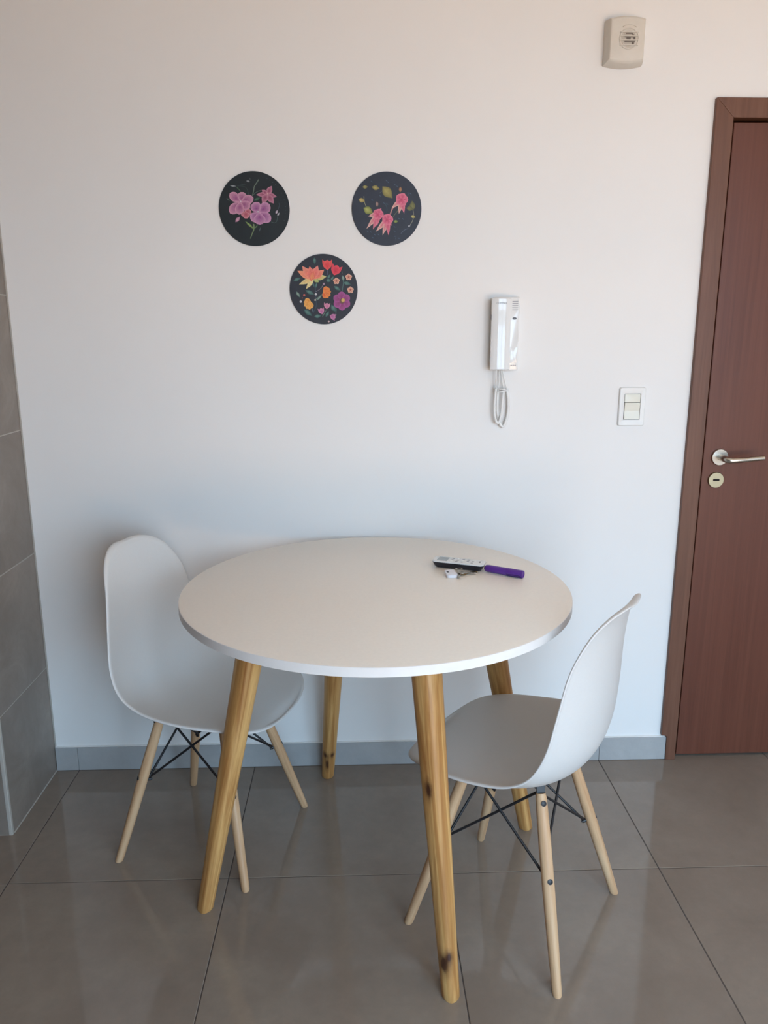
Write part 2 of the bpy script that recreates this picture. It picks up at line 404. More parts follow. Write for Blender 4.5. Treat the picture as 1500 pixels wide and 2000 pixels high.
for i, az in enumerate((199.2, 289, 109, 18.6)):
    F, T = leg_pts(az); ax = (T-F); Ln = ax.length; q = ax.to_track_quat('Z', 'Y')
    # section: rounded square tapering to the foot; ends cut level with floor and table top
    bm = bmesh.new(); loops = []
    inv = q.inverted()
    rot = math.radians(25)
    for s in [0.0, 0.004, 0.02] + [k/14 for k in range(1, 14)] + [1.0]:
        r = (0.0188 + (0.0335-0.0188)*s) * (0.90 if s == 0 else (0.985 if s == 0.004 else 1.0))
        L = []
        for k in range(32):
            a = 2*PI*k/32; n_ = 2.7
            rr = r/((abs(math.cos(a))**n_ + abs(math.sin(a))**n_)**(1/n_))
            wp = F + ax*s + q @ Vector((rr*math.cos(a+rot), rr*math.sin(a+rot), 0))
            if s == 0.0 or s == 1.0 or s == 0.004:    # cut level
                zt = 0.0 if s == 0 else (Ln and T.z if s == 1.0 else 0.004)
                wp = wp + ax*((zt - wp.z)/ax.z)
            L.append(inv @ (wp-F))
        loops.append(L)
    loft(bm, loops)
    kn = []
    for s_, lat, kr, el in KN.get(az, ()):
        wpos = F + ax*s_ + Vector((TC[0], TC[1], 0)); d = inv @ (CAMP-wpos); d.z = 0; d.normalize(); side = Vector((-d.y, d.x, 0))
        if (q @ side).x < 0: side = -side
        rr = 0.0188 + 0.0147*s_; dep = math.sqrt(max(0.0, rr*rr-lat*lat)); pos = d*dep + side*lat
        kn.append((pos.x, pos.y, Ln*s_, kr, el))
    mat = mat_pine('honey_pine_%d' % i, kn, seed=1.3+2.1*i)
    o = finish('leg', bm, mat, table, True, loc=F, angle=40); o.rotation_mode = 'QUATERNION'; o.rotation_quaternion = q

# ------------------------------------------------------------------ chairs
RIM = [(.243, 0, .435), (.237, .110, .446), (.205, .180, .463), (.136, .218, .477), (.035, .237, .487), (-.060, .236, .502), (-.120, .230, .535), (-.152, .217, .595), (-.166, .197, .678), (-.179, .172, .770), (-.202, .136, .840), (-.222, .093, .874), (-.236, .046, .887), (-.240, 0, .889)]
CEN = [(.243, 0, .435), (.238, 0, .437), (.208, 0, .446), (.130, 0, .450), (.010, 0, .447), (-.090, 0, .445), (-.153, 0, .474), (-.190, 0, .532), (-.204, 0, .625), (-.208, 0, .735), (-.216, 0, .834), (-.227, 0, .872), (-.237, 0, .886), (-.240, 0, .889)]
def spline(c, n):
    c = [Vector(q) for q in c]
    c = [Vector((2*c[0].x-c[1].x, -c[1].y, 2*c[0].z-c[1].z))] + c + [Vector((2*c[-1].x-c[-2].x, -c[-2].y, 2*c[-1].z-c[-2].z))]
    if abs(c[1].y) < 1e-9: c[0] = Vector((c[2].x, -c[2].y, c[2].z)); c[-1] = Vector((c[-3].x, -c[-3].y, c[-3].z))
    out = []
    for i in range(1, len(c)-2):
        a, b, d, e = c[i-1:i+3]
        for k in range(n):
            t = k/n; out.append(0.5*(2*b + (d-a)*t + (2*a-5*b+4*d-e)*t*t + (3*b-a-3*d+e)*t**3))
    out.append(c[-2]); return out
def chair_shell(parent):
    n, m = 5, 14
    R_, C_ = spline(RIM, n), spline(CEN, n); rows = len(R_)
    bm = bmesh.new(); G = []
    for i in range(rows):
        if i in (0, rows-1): G.append([bm.verts.new(R_[i])]*(2*m+1)); continue
        row = []
        for k in range(-m, m+1):
            v = k/m; s = abs(v)**2.1
            row.append(bm.verts.new((C_[i].x+(R_[i].x-C_[i].x)*s, R_[i].y*v, C_[i].z+(R_[i].z-C_[i].z)*s)))
        G.append(row)
    for i in range(rows-1):
        for k in range(2*m):
            q = []
            for vv in (G[i][k], G[i][k+1], G[i+1][k+1], G[i+1][k]):
                if vv not in q: q.append(vv)
            if len(q) > 2: bm.faces.new(q)
    bm.normal_update()
    # rolled rim: push a narrow flange outwards and to the underside
    bmesh.ops.recalc_face_normals(bm, faces=bm.faces); bm.normal_update()
    up = [f for f in bm.faces if f.calc_center_median().x > 0.05 and abs(f.calc_center_median().y) < 0.05]
    if sum(f.normal.z for f in up) < 0: bmesh.ops.reverse_faces(bm, faces=bm.faces); bm.normal_update()
    loopv = [G[0][0]] + [G[i][2*m] for i in range(1, rows-1)] + [G[rows-1][0]] + [G[i][0] for i in range(rows-2, 0, -1)]
    inner = [G[1][m]] + [G[i][2*m-2] for i in range(1, rows-1)] + [G[rows-2][m]] + [G[i][2] for i in range(rows-2, 0, -1)]
    N = len(loopv); ring1, ring2, outs, nns = [], [], [], []
    for j, v in enumerate(loopv):
        t = (loopv[(j+1) % N].co - loopv[j-1].co).normalized()
        o_ = v.co - inner[j].co; o_ = (o_ - t*o_.dot(t)).normalized(); q_ = t.cross(o_).normalized()
        if q_.dot(v.normal) < 0: q_ = -q_
        outs.append(o_); nns.append(q_)
    for _ in range(6):
        outs = [(outs[j-1]+outs[j]*2+outs[(j+1) % N]).normalized() for j in range(N)]
        nns = [(nns[j-1]+nns[j]*2+nns[(j+1) % N]).normalized() for j in range(N)]
    for j, v in enumerate(loopv):
        out, nn = outs[j], nns[j]; hi = max(0.0, min(1.0, (v.co.z-0.78)/0.11))
        bk = max(0.0, min(1.0, (v.co.z-0.50)/0.06))
        ring1.append(bm.verts.new(v.co + out*(0.0055+0.0040*bk) - nn*(0.0010+0.0016*hi)))
        ring2.append(bm.verts.new(v.co + out*(0.0090+0.0035*bk+0.0020*hi) - nn*(0.0055+0.0030*hi)))
    for j in range(N):
        a, b = j, (j+1) % N
        bm.faces.new((loopv[a], loopv[b], ring1[b], ring1[a])); bm.faces.new((ring1[a], ring1[b], ring2[b], ring2[a]))
    o = finish('seat_shell', bm, M['shell'], parent, True)
    s = o.modifiers.new('thickness', 'SOLIDIFY'); s.thickness = 0.0055; s.offset = -1 if o.data.polygons[len(o.data.polygons)//4].normal.z > 0 else 1
    b = o.modifiers.new('subdivision', 'SUBSURF'); b.levels = 1; b.render_levels = 1
    return o
def build_chair():
    root = empty('side_chair')
    chair_shell(root)
    P = lambda sx, sy, z: Vector((sx*(0.200-0.103*z/0.42), sy*(0.200-0.103*z/0.42), z))
    cor = [(1, 1), (-1, 1), (-1, -1), (1, -1)]
    ztop = 0.422
    for sx, sy in cor:
        F, T = P(sx, sy, 0), P(sx, sy, ztop); ax = T-F; q = ax.to_track_quat('Z', 'Y'); inv = q.inverted()
        bm = bmesh.new(); loops = []
        for s, r in ((0, 0.0098), (0.008, 0.0108), (0.03, 0.0112), (0.25, 0.0132), (0.5, 0.0146), (0.72, 0.0148), (0.9, 0.0138), (0.975, 0.0130), (1.0, 0.0112)):
            L = []
            for k in range(18):
                a = 2*PI*k/18; wp = F + ax*s + q @ Vector((r*math.cos(a), r*math.sin(a), 0))
                if s <= 0.008: wp = wp + ax*((s*ztop-wp.z)/ax.z)
                L.append(inv @ (wp-F))
            loops.append(L)
        loft(bm, loops)
        leg = finish('leg', bm, M['beech'], root, True, loc=F, angle=50); leg.rotation_mode = 'QUATERNION'; leg.rotation_quaternion = q
        rad = inv @ Vector((sx, sy, 0)).normalized(); rad.z = 0; rad.normalize()
        for zz in (0.402, 0.238):
            c = Vector((0, 0, ax.length*zz/ztop)); bm = bmesh.new()
            tube(bm, [c+rad*0.0110, c+rad*0.0149], 0.0066, 14); tube(bm, [c+rad*0.0149, c+rad*0.0158], [0.0056, 0.0036], 14)
            finish('bolt', bm, M['black'], leg, True, angle=40)
            bm = bmesh.new(); tube(bm, [c-rad*0.012, c-rad*0.022], 0.0052, 12); tube(bm, [c-rad*0.022, c-rad*0.026], 0.0032, 10)
            finish('nut', bm, M['black'], leg, True, angle=40)
    # black steel: strap brackets into each leg, frame under the seat, crossed rods on all four sides
    for sx, sy in cor:
        d = Vector((sx, sy, 0)).normalized(); t = Vector((-d.y, d.x, 0))
        A = P(sx, sy, 0.38)-d*0.002; B = P(sx, sy, 0.4510)
        bm = bmesh.new(); loops = []
        for c in (A, P(sx, sy, 0.42), B):
            loops.append([c+t*0.010+d*0.0022, c-t*0.010+d*0.0022, c-t*0.010-d*0.0022, c+t*0.010-d*0.0022])
        loft(bm, loops); finish('bracket', bm, M['black'], root)
    zf = 0.4335
    for k in range(2):
        a, b = P(*cor[k], zf), P(*cor[k+2], zf)
        bm = bmesh.new(); d = (b-a).normalized(); t = Vector((-d.y, d.x, 0)); 
        loft(bm, [[c+t*0.012+Vector((0, 0, 0.0025)), c-t*0.012+Vector((0, 0, 0.0025)), c-t*0.012-Vector((0, 0, 0.0025)), c+t*0.012-Vector((0, 0, 0.0025))] for c in (a, b)])
        finish('seat_support', bm, M['black'], root)
    for k in range(4):
        a, b = cor[k], cor[(k+1) % 4]
        for u, w, off in ((a, b, 0.003), (b, a, -0.003)):
            du, dw = Vector((u[0], u[1], 0)).normalized(), Vector((w[0], w[1], 0)).normalized()
            p0 = P(*u, 0.412)-du*0.022; p1 = P(*w, 0.238)-dw*0.021
            nrm = (Vector((a[0]+b[0], a[1]+b[1], 0))).normalized()*off
            bm = bmesh.new(); tube(bm, [p0+nrm, p0*0.5+p1*0.5+nrm, p1+nrm], 0.0033, 10)
            finish('cross_rod', bm, M['black'], root, True, angle=50)
    return root
def copy_tree(o, parent=None):
    c = o.copy(); COL.objects.link(c); c.parent = parent
    for ch in list(o.children): copy_tree(ch, c)
    return c
chair_a = build_chair(); chair_b = copy_tree(chair_a)
chair_a.location = (-0.4381, -0.3646, 0); chair_a.rotation_euler = (0, 0, math.radians(-19.5))
chair_b.location = (0.3942, -0.7069, 0); chair_b.rotation_euler = (0, 0, math.radians(144))
tag(chair_a, 'white moulded chair beside the tiled wall, its curved front facing out', 'chair', 'white shell chairs at the table')
tag(chair_b, 'white moulded chair nearest the door, its back turned to the room', 'chair', 'white shell chairs at the table')

# ------------------------------------------------------------------ painted discs on the wall
PLY = {}
class Paint:
    """flat painted motifs on a disc face; u right, w up in disc radii"""
    def __init__(s, cx, cy, rx, ry, R): s.c = (cx, cy, rx, ry); s.R = R; s.k = 0
    def uv(s, X, Y): cx, cy, rx, ry = s.c; return Vector(((X-cx)/rx*s.R, -(Y-cy)/ry*s.R))
    def start(s): s.bm = bmesh.new(); s.lay = s.bm.verts.layers.float_color.new('pigment')
    def fan(s, center, outline, ci, ce):
        s.k += 1; y = -s.k*2.5e-5; bm = s.bm
        def V(p, c):
            v = bm.verts.new((p.x, y, p.y)); v[s.lay] = c; return v
        cc = V(center, ci); mid = [V(center.lerp(p, 0.55), tuple(0.55*a+0.45*b for a, b in zip(ci, ce))) for p in outline]; out = [V(p, ce) for p in outline]
        n = len(outline)
        for i in range(n):
            j = (i+1) % n; bm.faces.new((cc, mid[i], mid[j])); bm.faces.new((mid[i], out[i], out[j], mid[j]))
    def petal(s, root, tip, width, ci, ce, pointed=0.0, n=14, cpos=0.12):
        a, b = s.uv(*root), s.uv(*tip); d = b-a; L = d.length; d.normalize(); t = Vector((-d.y, d.x)); w = width*(0.90 if not pointed else 0.72)/s.c[2]*s.R/2
        left, right = [], []
        for i in range(n+1):
            u = i/n
            h = math.sin(PI*u**1.35)**(0.62) if not pointed else math.sin(PI*u**0.9)**(1.0+0.3*pointed)
            if i in (0, n): h = 0.0
            left.append(a+d*L*u+t*w*h); right.append(a+d*L*u-t*w*h)
        s.fan(a+d*L*cpos+d*L*0.25, left+right[-2:0:-1], srgb(*ci), srgb(*ce))
    def dot(s, c, r, ci, ce=None):
        p = s.uv(*c); rr = r/s.c[2]*s.R; s.fan(p, [p+Vector((rr*math.cos(2*PI*i/12), rr*math.sin(2*PI*i/12))) for i in range(12)], srgb(*ci), srgb(*(ce or ci)))
    def line(s, pts, w0, w1, col):
        P_ = [s.uv(*q) for q in pts]
        # smooth
        for _ in range(2):
            Q = [P_[0]]
            for a, b in zip(P_[:-1], P_[1:]): Q += [a.lerp(b, 0.25), a.lerp(b, 0.75)]
            P_ = Q+[P_[-1]]
        s.k += 1; y = -s.k*2.5e-5; prev = None; n = len(P_)
        for i, q in enumerate(P_):
            a, b = P_[max(0, i-1)], P_[min(n-1, i+1)]; d = (b-a).normalized(); t = Vector((-d.y, d.x))
            w = (w0+(w1-w0)*i/(n-1))/s.c[2]*s.R/2
            cur = []
            for sg in (1, -1):
                p = q+t*w*sg; v = s.bm.verts.new((p.x, y, p.y)); v[s.lay] = srgb(*col); cur.append(v)
            if prev: s.bm.faces.new((prev[0], prev[1], cur[1], cur[0]))
            prev = cur
    def end(s, name, parent, label):
        o = finish(name, s.bm, M['print'], parent); o['label'] = label; o.location = (0, -0.0042, 0); return o
def disc(x, z, R, label, mat, tilt=0.0):
    root = tag(empty('painted_disc', (x, 0, z)), label, 'wall art', 'round painted discs on the wall'); root.rotation_euler = (0, tilt, 0)
    bm = bmesh.new(); lathe(bm, [(0, 0.0004), (R-0.0006, 0.0004), (R, 0.0010), (R, 0.0034), (R-0.0008, 0.0041), (0, 0.0041)], 96, 'y')
    finish('disc_board', bm, mat, root, True, angle=30); return root

d1 = disc(-0.3010, 1.8180, 0.1035, 'round black disc painted with mauve violets, upper left of the three', M['plate'])
p = Paint(745, 805, 675, 705, 0.1035); p.start()
GR, GL, WH = (70, 96, 72), (128, 150, 92), (168, 170, 172)
p.line([(650, 1370), (680, 1290), (715, 1220), (730, 1150), (720, 1090)], 14, 26, (120, 140, 100))
p.line([(720, 560), (745, 470), (760, 380), (800, 330), (850, 255)], 16, 20, (104, 118, 104)); p.line([(740, 540), (790, 490), (880, 455)], 10, 8, (84, 100, 90))
p.line([(650, 530), (620, 420), (560, 380), (440, 375)], 10, 8, (52, 66, 66)); p.line([(430, 400), (500, 480)], 22, 10, GR)
p.line([(1060, 1050), (1130, 1075), (1170, 1040), (1185, 940)], 10, 8, (70, 92, 90)); p.line([(1190, 830), (1230, 740), (1220, 690)], 10, 6, (70, 80, 96))
p.petal((560, 1035), (740, 1200), 60, (150, 168, 96), (92, 120, 70), 1); p.petal((735, 1180), (805, 1105), 34, (104, 134, 84), (60, 92, 66), 1); p.petal((820, 1240), (860, 1140), 24, (98, 112, 108), (60, 76, 84), 1)
p.petal((740, 650), (870, 590), 70, (72, 112, 84), (44, 78, 66), 1); p.petal((300, 370), (430, 385), 50, WH, (104, 112, 112), 1); p.petal((480, 360), (610, 350), 26, (50, 66, 66), (44, 56, 60), 1)
p.petal((610, 280), (690, 300), 50, WH, (96, 104, 110), 1); p.petal((690, 270), (680, 215), 22, (92, 96, 96), (60, 66, 72), 1); p.petal((220, 605), (300, 660), 40, (84, 98, 92), (56, 70, 70), 1)
for a in range(40, 130, 6): p.dot((745+600*math.cos(math.radians(a-60)), 805-630*math.sin(math.radians(a-60))), 7, (58, 68, 76))
p.end('painted_leaves', d1, 'thin green stems and buds'); p.start()
MV, MP, PU = (186, 118, 150), (218, 168, 184), (126, 62, 122)
for tip, w in (((290, 515), 190), ((560, 495), 200), ((740, 600), 190), ((280, 890), 210), ((660, 800), 210), ((450, 915), 200)): p.petal((490, 672), tip, w, (150, 78, 128), (208, 152, 176))
p.dot((492, 668), 26, (226, 205, 214), (168, 110, 150)); p.end('painted_flower', d1, 'large mauve flower'); p.start()
for tip, w in (((560, 960), 150), ((690, 880), 130), ((610, 985), 150)): p.petal((560, 850), tip, w, (170, 70, 90), (206, 140, 150))
p.end('painted_flower', d1, 'small pink bud'); p.start()
p.petal((375, 1060), (470, 950), 90, (214, 168, 186), (176, 120, 152), 1); p.end('painted_bud', d1, 'pale pink bud'); p.start(); p.petal((1150, 900), (1195, 820), 60, (214, 206, 214), (150, 130, 150), 1); p.petal((1180, 940), (1225, 870), 40, (224, 222, 226), (150, 150, 160), 1); p.end('painted_bud', d1, 'white bud'); p.start()
for tip, w in (((790, 540), 110), ((1095, 375), 150), ((1185, 578), 110), ((1120, 705), 160), ((900, 690), 170), ((900, 450), 110)): p.petal((1005, 530), tip, w, (146, 70, 100), (196, 134, 156), 0.4)
p.dot((1010, 520), 24, (222, 178, 178), (170, 100, 120)); p.end('painted_flower', d1, 'dusky pink flower'); p.start()
for tip, w in (((1045, 720), 230), ((730, 690), 230), ((690, 1040), 220), ((1050, 1040), 220), ((845, 1105), 260)): p.petal((835, 870), tip, w, (140, 70, 132), (204, 150, 184))
p.dot((815, 860), 20, (226, 214, 222), (150, 120, 150)); p.end('painted_flower', d1, 'lilac pansy flower')

d2 = disc(0.0880, 1.8190, 0.1030, 'round black disc painted with pink fuchsias and olive leaves, upper right of the three', M['plate2'])
p = Paint(730, 800, 660, 702, 0.1030); p.start()
OL, OD = (176, 164, 92), (118, 112, 58)
p.line([(300, 560), (310, 680), (345, 760)], 10, 12, (150, 150, 112)); p.line([(800, 900), (830, 800), (900, 720)], 26, 18, (196, 140, 138)); p.line([(850, 950), (910, 870), (960, 810)], 10, 10, (110, 112, 84)); p.line([(1225, 800), (1245, 900), (1230, 1020), (1160, 1130)], 8, 10, (150, 150, 130))
p.line([(1140, 1170), (1060, 1200), (1000, 1270)], 10, 8, (96, 106, 124)); p.line([(870, 1330), (910, 1310), (900, 1380)], 10, 8, (70, 84, 104)); p.line([(730, 870), (740, 780), (700, 690)], 10, 8, (52, 84, 92)); p.line([(600, 500), (650, 455), (690, 430)], 8, 8, (90, 100, 100))
for a, b, w, c1, c2 in (((650, 375), (840, 600), 240, OL, OD), ((450, 385), (600, 420), 120, (186, 170, 100), OD), ((275, 390), (380, 385), 90, (180, 172, 108), OD), ((200, 615), (320, 660), 110, (206, 184, 112), (150, 132, 70)), ((290, 780), (470, 880), 190, (186, 186, 104), (112, 126, 56)), ((1225, 830), (1210, 640), 150, (132, 130, 74), (92, 96, 56)), ((1100, 780), (1240, 800), 120, (126, 124, 70), (88, 92, 52)), ((1185, 930), (1280, 960), 80, (202, 190, 120), (140, 130, 70)), ((860, 1040), (950, 1035), 76, (158, 170, 88), (96, 116, 52)), ((990, 380), (985, 490), 80, (184, 140, 96), (140, 100, 70)), ((545, 655), (550, 770), 76, (184, 160, 150), (120, 90, 84)), ((1130, 1140), (1185, 1110), 56, (178, 180, 186), (116, 122, 132))):
    p.petal(a, b, w, c1, c2, 0.6)
for q in ((730, 270), (760, 300), (890, 345), (930, 375), (1140, 530), (1180, 510), (460, 630), (680, 690), (740, 705), (970, 985), (1040, 990), (880, 1140), (880, 1220), (370, 1230), (430, 1240), (500, 1290), (575, 1290), (470, 1350), (960, 1360), (610, 555), (450, 285), (1140, 500)): p.petal((q[0]-22, q[1]-16), (q[0]+22, q[1]+18), 18, (84, 104, 122), (62, 82, 102), 1)
p.end('painted_leaves', d2, 'olive leaves and fine blue sprigs')
P1, P2, P3 = (206, 78, 116), (226, 132, 150), (232, 190, 176)
for cx, cy, r, tips in ((1015, 620, 108, ((820, 790), (960, 895), (1060, 885), (1095, 735), (1075, 500))), (570, 900, 92, ((380, 940), (345, 1180), (470, 1195), (540, 1130), (630, 780))), (745, 1000, 98, ((520, 1235), (650, 1305), (765, 1305), (820, 1120), (830, 930)))):
    p.start()
    for k, tp in enumerate(tips): p.petal((cx+(tp[0]-cx)*-0.2, cy+(tp[1]-cy)*-0.2), tp, 120 if k < 4 else 90, P1, P3 if k in (0, 1) else P2, 0.5)
    for a in range(0, 360, 72): p.petal((cx, cy), (cx+1.12*r*math.cos(math.radians(a)), cy+1.12*r*math.sin(math.radians(a))), r*1.35, P1, (230, 128, 152))
    p.dot((cx-8, cy+12), r*0.36, (196, 66, 104), (216, 96, 128)); p.end('painted_flower', d2, 'pink fuchsia bloom')

d3 = disc(-0.1020, 1.5905, 0.1020, 'round black disc painted with bright mixed garden flowers, lowest of the three', M['plate3'])
p = Paint(742, 775, 655, 675, 0.1020); p.start()
TE, TD, TL = (98, 138, 128), (44, 84, 82), (156, 180, 164)
p.line([(530, 600), (580, 740), (590, 860), (590, 1000), (600, 1100), (520, 1240)], 12, 16, (52, 72, 86)); p.line([(590, 820), (680, 770), (760, 650)], 10, 12, (120, 112, 124)); p.line([(570, 980), (640, 920), (720, 860)], 10, 8, (120, 140, 120)); p.line([(820, 400), (815, 500)], 14, 10, (86, 88, 122)); p.line([(1095, 870), (1105, 760), (1130, 640), (1100, 520)], 14, 10, (84, 122, 120)); p.line([(500, 1110), (530, 1210)], 10, 10, (110, 130, 140)); p.line([(710, 1300), (780, 1180)], 12, 8, (110, 146, 124)); p.line([(970, 1260), (980, 1150)], 10, 10, (110, 140, 130)); p.line([(1100, 430), (1110, 480)], 6, 6, (100, 110, 110))
for a, b, w in (((575, 165), (580, 300), 90), ((160, 610), (310, 555), 90), ((385, 790), (570, 880), 100), ((210, 810), (290, 940), 80), ((350, 1160), (510, 1290), 120), ((545, 1300), (690, 1285), 100), ((770, 1310), (840, 1190), 80), ((880, 1070), (975, 1210), 130), ((790, 590), (890, 620), 100), ((820, 570), (880, 480), 70), ((880, 600), (945, 520), 60), ((1110, 500), (1130, 630), 80), ((1120, 640), (1270, 680), 100), ((940, 710), (1070, 800), 90), ((600, 990), (720, 870), 60), ((520, 600), (560, 740), 50), ((610, 640), (590, 760), 50)): p.petal(a, b, w, TE if (a[0] % 3) else TL, TD, 0.8)
for q, r, c in (((590, 870), 22, (208, 206, 206)), ((295, 1010), 22, (214, 214, 220)), ((830, 1395), 18, (196, 170, 170)), ((365, 885), 22, (190, 96, 84)), ((745, 670), 20, (170, 140, 160)), ((330, 940), 12, (150, 60, 60)), ((575, 980), 18, (190, 184, 170))): p.dot(q, r, c)
p.end('painted_leaves', d3, 'teal leaves, stems and dots'); p.start()
for a, b, w, c1, c2 in (((560, 560), (400, 770), 110, (236, 216, 150), (226, 206, 150)), ((560, 560), (270, 680), 130, (236, 196, 126), (224, 210, 150)), ((560, 560), (800, 530), 150, (226, 170, 100), (200, 204, 136)), ((560, 560), (650, 640), 120, (196, 190, 110), (150, 176, 110)), ((540, 580), (245, 420), 170, (236, 130, 100), (240, 160, 124)), ((540, 580), (760, 400), 170, (230, 110, 96), (240, 150, 120)), ((520, 580), (340, 330), 180, (234, 124, 98), (240, 150, 128)), ((540, 580), (640, 320), 190, (228, 104, 96), (240, 146, 130)), ((530, 600), (480, 335), 210, (224, 104, 92), (238, 136, 118)), ((500, 620), (560, 420), 150, (232, 150, 96), (228, 110, 96))): p.petal(a, b, w, c1, c2, 0.3)
p.end('painted_flower', d3, 'large coral lotus bloom')
RD, RE = (222, 52, 60), (236, 92, 88)
for cx, cy, s_, an, c1, c2 in ((820, 300, 1.0, 0, RD, RE), (985, 400, 1.05, 0.35, (208, 40, 66), (230, 76, 92)), (800, 1090, 0.62, 0.1, (196, 104, 148), (216, 150, 176)), (690, 1190, 0.62, -0.25, (186, 92, 150), (212, 146, 180)), (915, 1305, 0.62, 1.9, (176, 98, 152), (200, 130, 172))):
    p.start(); ca, sa = math.cos(an), math.sin(an)
    Q = lambda x, y: (cx+s_*(x*ca-y*sa), cy+s_*(x*sa+y*ca))
    p.petal(Q(0, 105), Q(-95, -95), 110*s_, c1, c2, 0.5); p.petal(Q(0, 105), Q(95, -95), 110*s_, c1, c2, 0.5); p.petal(Q(0, 110), Q(0, -85), 150*s_, c1, c2)
    p.end('painted_flower', d3, 'small tulip')
for cx, cy in ((990, 615), (1228, 540), (1260, 785)):
    p.start()
    for k in range(5):
        a = 2*PI*k/5 - PI/2; p.petal((cx, cy), (cx+66*math.cos(a), cy+66*math.sin(a)), 62, (206, 130, 110), (236, 190, 164))
    p.dot((cx, cy), 18, (150, 70, 60), (190, 110, 90)); p.end('painted_flower', d3, 'tiny peach blossom')
for cx, cy, c1, c2, aa in ((790, 835, (222, 80, 40), (236, 150, 70), 0.2), (445, 1050, (226, 140, 44), (238, 180, 96), 2.4)):
    p.start()
    for k in range(6):
        a = aa + (k-2.5)*0.62; p.petal((cx-60*math.cos(aa), cy-60*math.sin(aa)), (cx+95*math.cos(a), cy+115*math.sin(a)), 92, c1, c2)
    p.end('painted_flower', d3, 'orange flower')
p.start()
for k in range(6):
    a = 2*PI*k/6+0.5; p.petal((1090, 1000), (1090+178*math.cos(a), 1000+185*math.sin(a)), 165, (136, 52, 108), (172, 84, 150))
p.dot((1095, 1000), 52, (120, 96, 50), (110, 60, 80)); p.dot((1115, 985), 38, (226, 190, 112), (190, 150, 90)); p.end('painted_flower', d3, 'plum flower with yellow eye')

# ------------------------------------------------------------------ alarm siren
sir = tag(empty('alarm_siren', (0.762, 0, 2.2625)), 'aged white alarm siren box high on the wall above the door', 'siren')
def barrel(w, h, bulge, n=10):
    out = []
    for k in range(n+1): x = w/2-w*k/n; out.append((x, h/2+bulge*(1-(2*x/w)**2)))
    for k in range(n+1): x = -w/2+w*k/n; out.append((x, -h/2-bulge*(1-(2*x/w)**2)))
    return out
bm = bmesh.new()
loft(bm, [[(x, y, z+dz) for x, z in barrel(w, h, b)] for w, h, b, y, dz in ((0.110, 0.113, 0.007, 0, 0), (0.110, 0.113, 0.007, -0.014, 0), (0.101, 0.107, 0.007, -0.036, 0.001), (0.094, 0.100, 0.006, -0.0415, 0.001), (0.088, 0.094, 0.006, -0.043, 0.001))])
finish('housing', bm, M['siren'], sir, True, angle=28)
bm = bmesh.new(); lathe(bm, [(0.0, 0.0005), (0.0215, 0.0005), (0.0215, 0.0018), (0, 0.0018)], 40, 'y', (0.004, -0.0425, 0.002)); finish('sounder_recess', bm, M['sirgrey'], sir, True, angle=30)
for r, w_ in ((0.0265, 0.0016), (0.0205, 0.0011)):
    bm = bmesh.new(); tube(bm, [(0.004+r*math.cos(2*PI*k/40), -0.0435, 0.002+r*math.sin(2*PI*k/40)) for k in range(40)], w_, 8, closed=True); finish('ring', bm, M['siren'], sir, True)
for x0, x1, z0, z1 in ((-0.006, 0.014, 0.0135, 0.0165), (-0.009, 0.021, 0.0046, 0.0068), (-0.004, 0.008, -0.0005, 0.0046), (0.016, 0.021, 0.0, 0.0046), (-0.009, 0.020, -0.0075, -0.0050), (0.012, 0.018, -0.0125, -0.0075), (0.011, 0.017, 0.0085, 0.0125)):
    bx('grille_slot', M['sirdark'], sir, x0, x1, -0.0450, -0.0440, z0, z1)
for z in (0.0180, 0.0085, -0.0018, -0.0150): bx('louvre', M['siren'], sir, -0.022, 0.030, -0.0470, -0.0435, z-0.0011, z+0.0011, 0.0005, 1)
bm = bmesh.new(); tube(bm, [(0.004+0.030*math.cos(math.radians(a)), -0.0432, 0.008+0.030*math.sin(math.radians(a))) for a in range(50, 131, 8)], 0.0014, 8); finish('raised_arc', bm, M['siren'], sir, True)

# ------------------------------------------------------------------ door entry phone
ic = tag(empty('intercom_phone', (0.445, 0, 1.350)), 'glossy white wall intercom handset with a looped white cord', 'intercom')
def slab(name, mat, parent, x0, x1, y0, y1, z0, z1, r, bev, bow=0.0, nseg=12):
    cx, cz, w, h = (x0+x1)/2, (z0+z1)/2, x1-x0, z1-z0
    bm = bmesh.new(); loops = []
    for y, ins in ((y0, 0), (y1+bev, 0), (y1+bev*0.3, bev*0.3), (y1, bev)):
        loops.append([(cx+x*(w-2*ins)/w, y, cz+z*(h-2*ins)/h) for x, z in rrect(w, h, r)])
    loft(bm, loops); return finish(name, bm, mat, parent, True, angle=32)
slab('base', M['gloss'], ic, -0.035, 0.044, 0, -0.030, 0.0, 0.217, 0.004, 0.003)
# handset: convex front lofted across its width, slightly waisted
bm = bmesh.new(); loops = []
for z, dw, dy in ((0.002, -0.002, -0.003), (0.004, 0, 0), (0.05, 0, 0.0), (0.06, 0, -0.001), (0.11, 0, -0.002), (0.16, 0, -0.001), (0.17, 0, 0), (0.2115, 0, 0), (0.2145, -0.002, -0.003)):
    L = []
    x0, x1 = -0.0425-dw/2, 0.0155+dw/2
    for k in range(13):
        t = k/12; x = x0+(x1-x0)*t; L.append((x, -0.0435-dy-0.006*math.sin(PI*t)**0.7, z))
    L += [(x1, -0.031, z), (x0, -0.031, z)]
    loops.append(L)
loft(bm, loops); hs = finish('handset', bm, M['gloss'], ic, True, angle=38)
bx('handset_neck_shade', M['dgrey'], ic, -0.0385, 0.012, -0.0325, -0.0280, 0.010, 0.208)  # dark grey strip stands in for shade between handset and base
bx('hook_slot', M['dgrey'], hs, -0.0432, -0.0424, -0.040, -0.032, 0.150, 0.166)
for k in range(5): bx('speaker_slot', M['grey'], ic, 0.021, 0.0385, -0.0306, -0.0298, 0.1790+0.0062*k, 0.1806+0.0062*k)
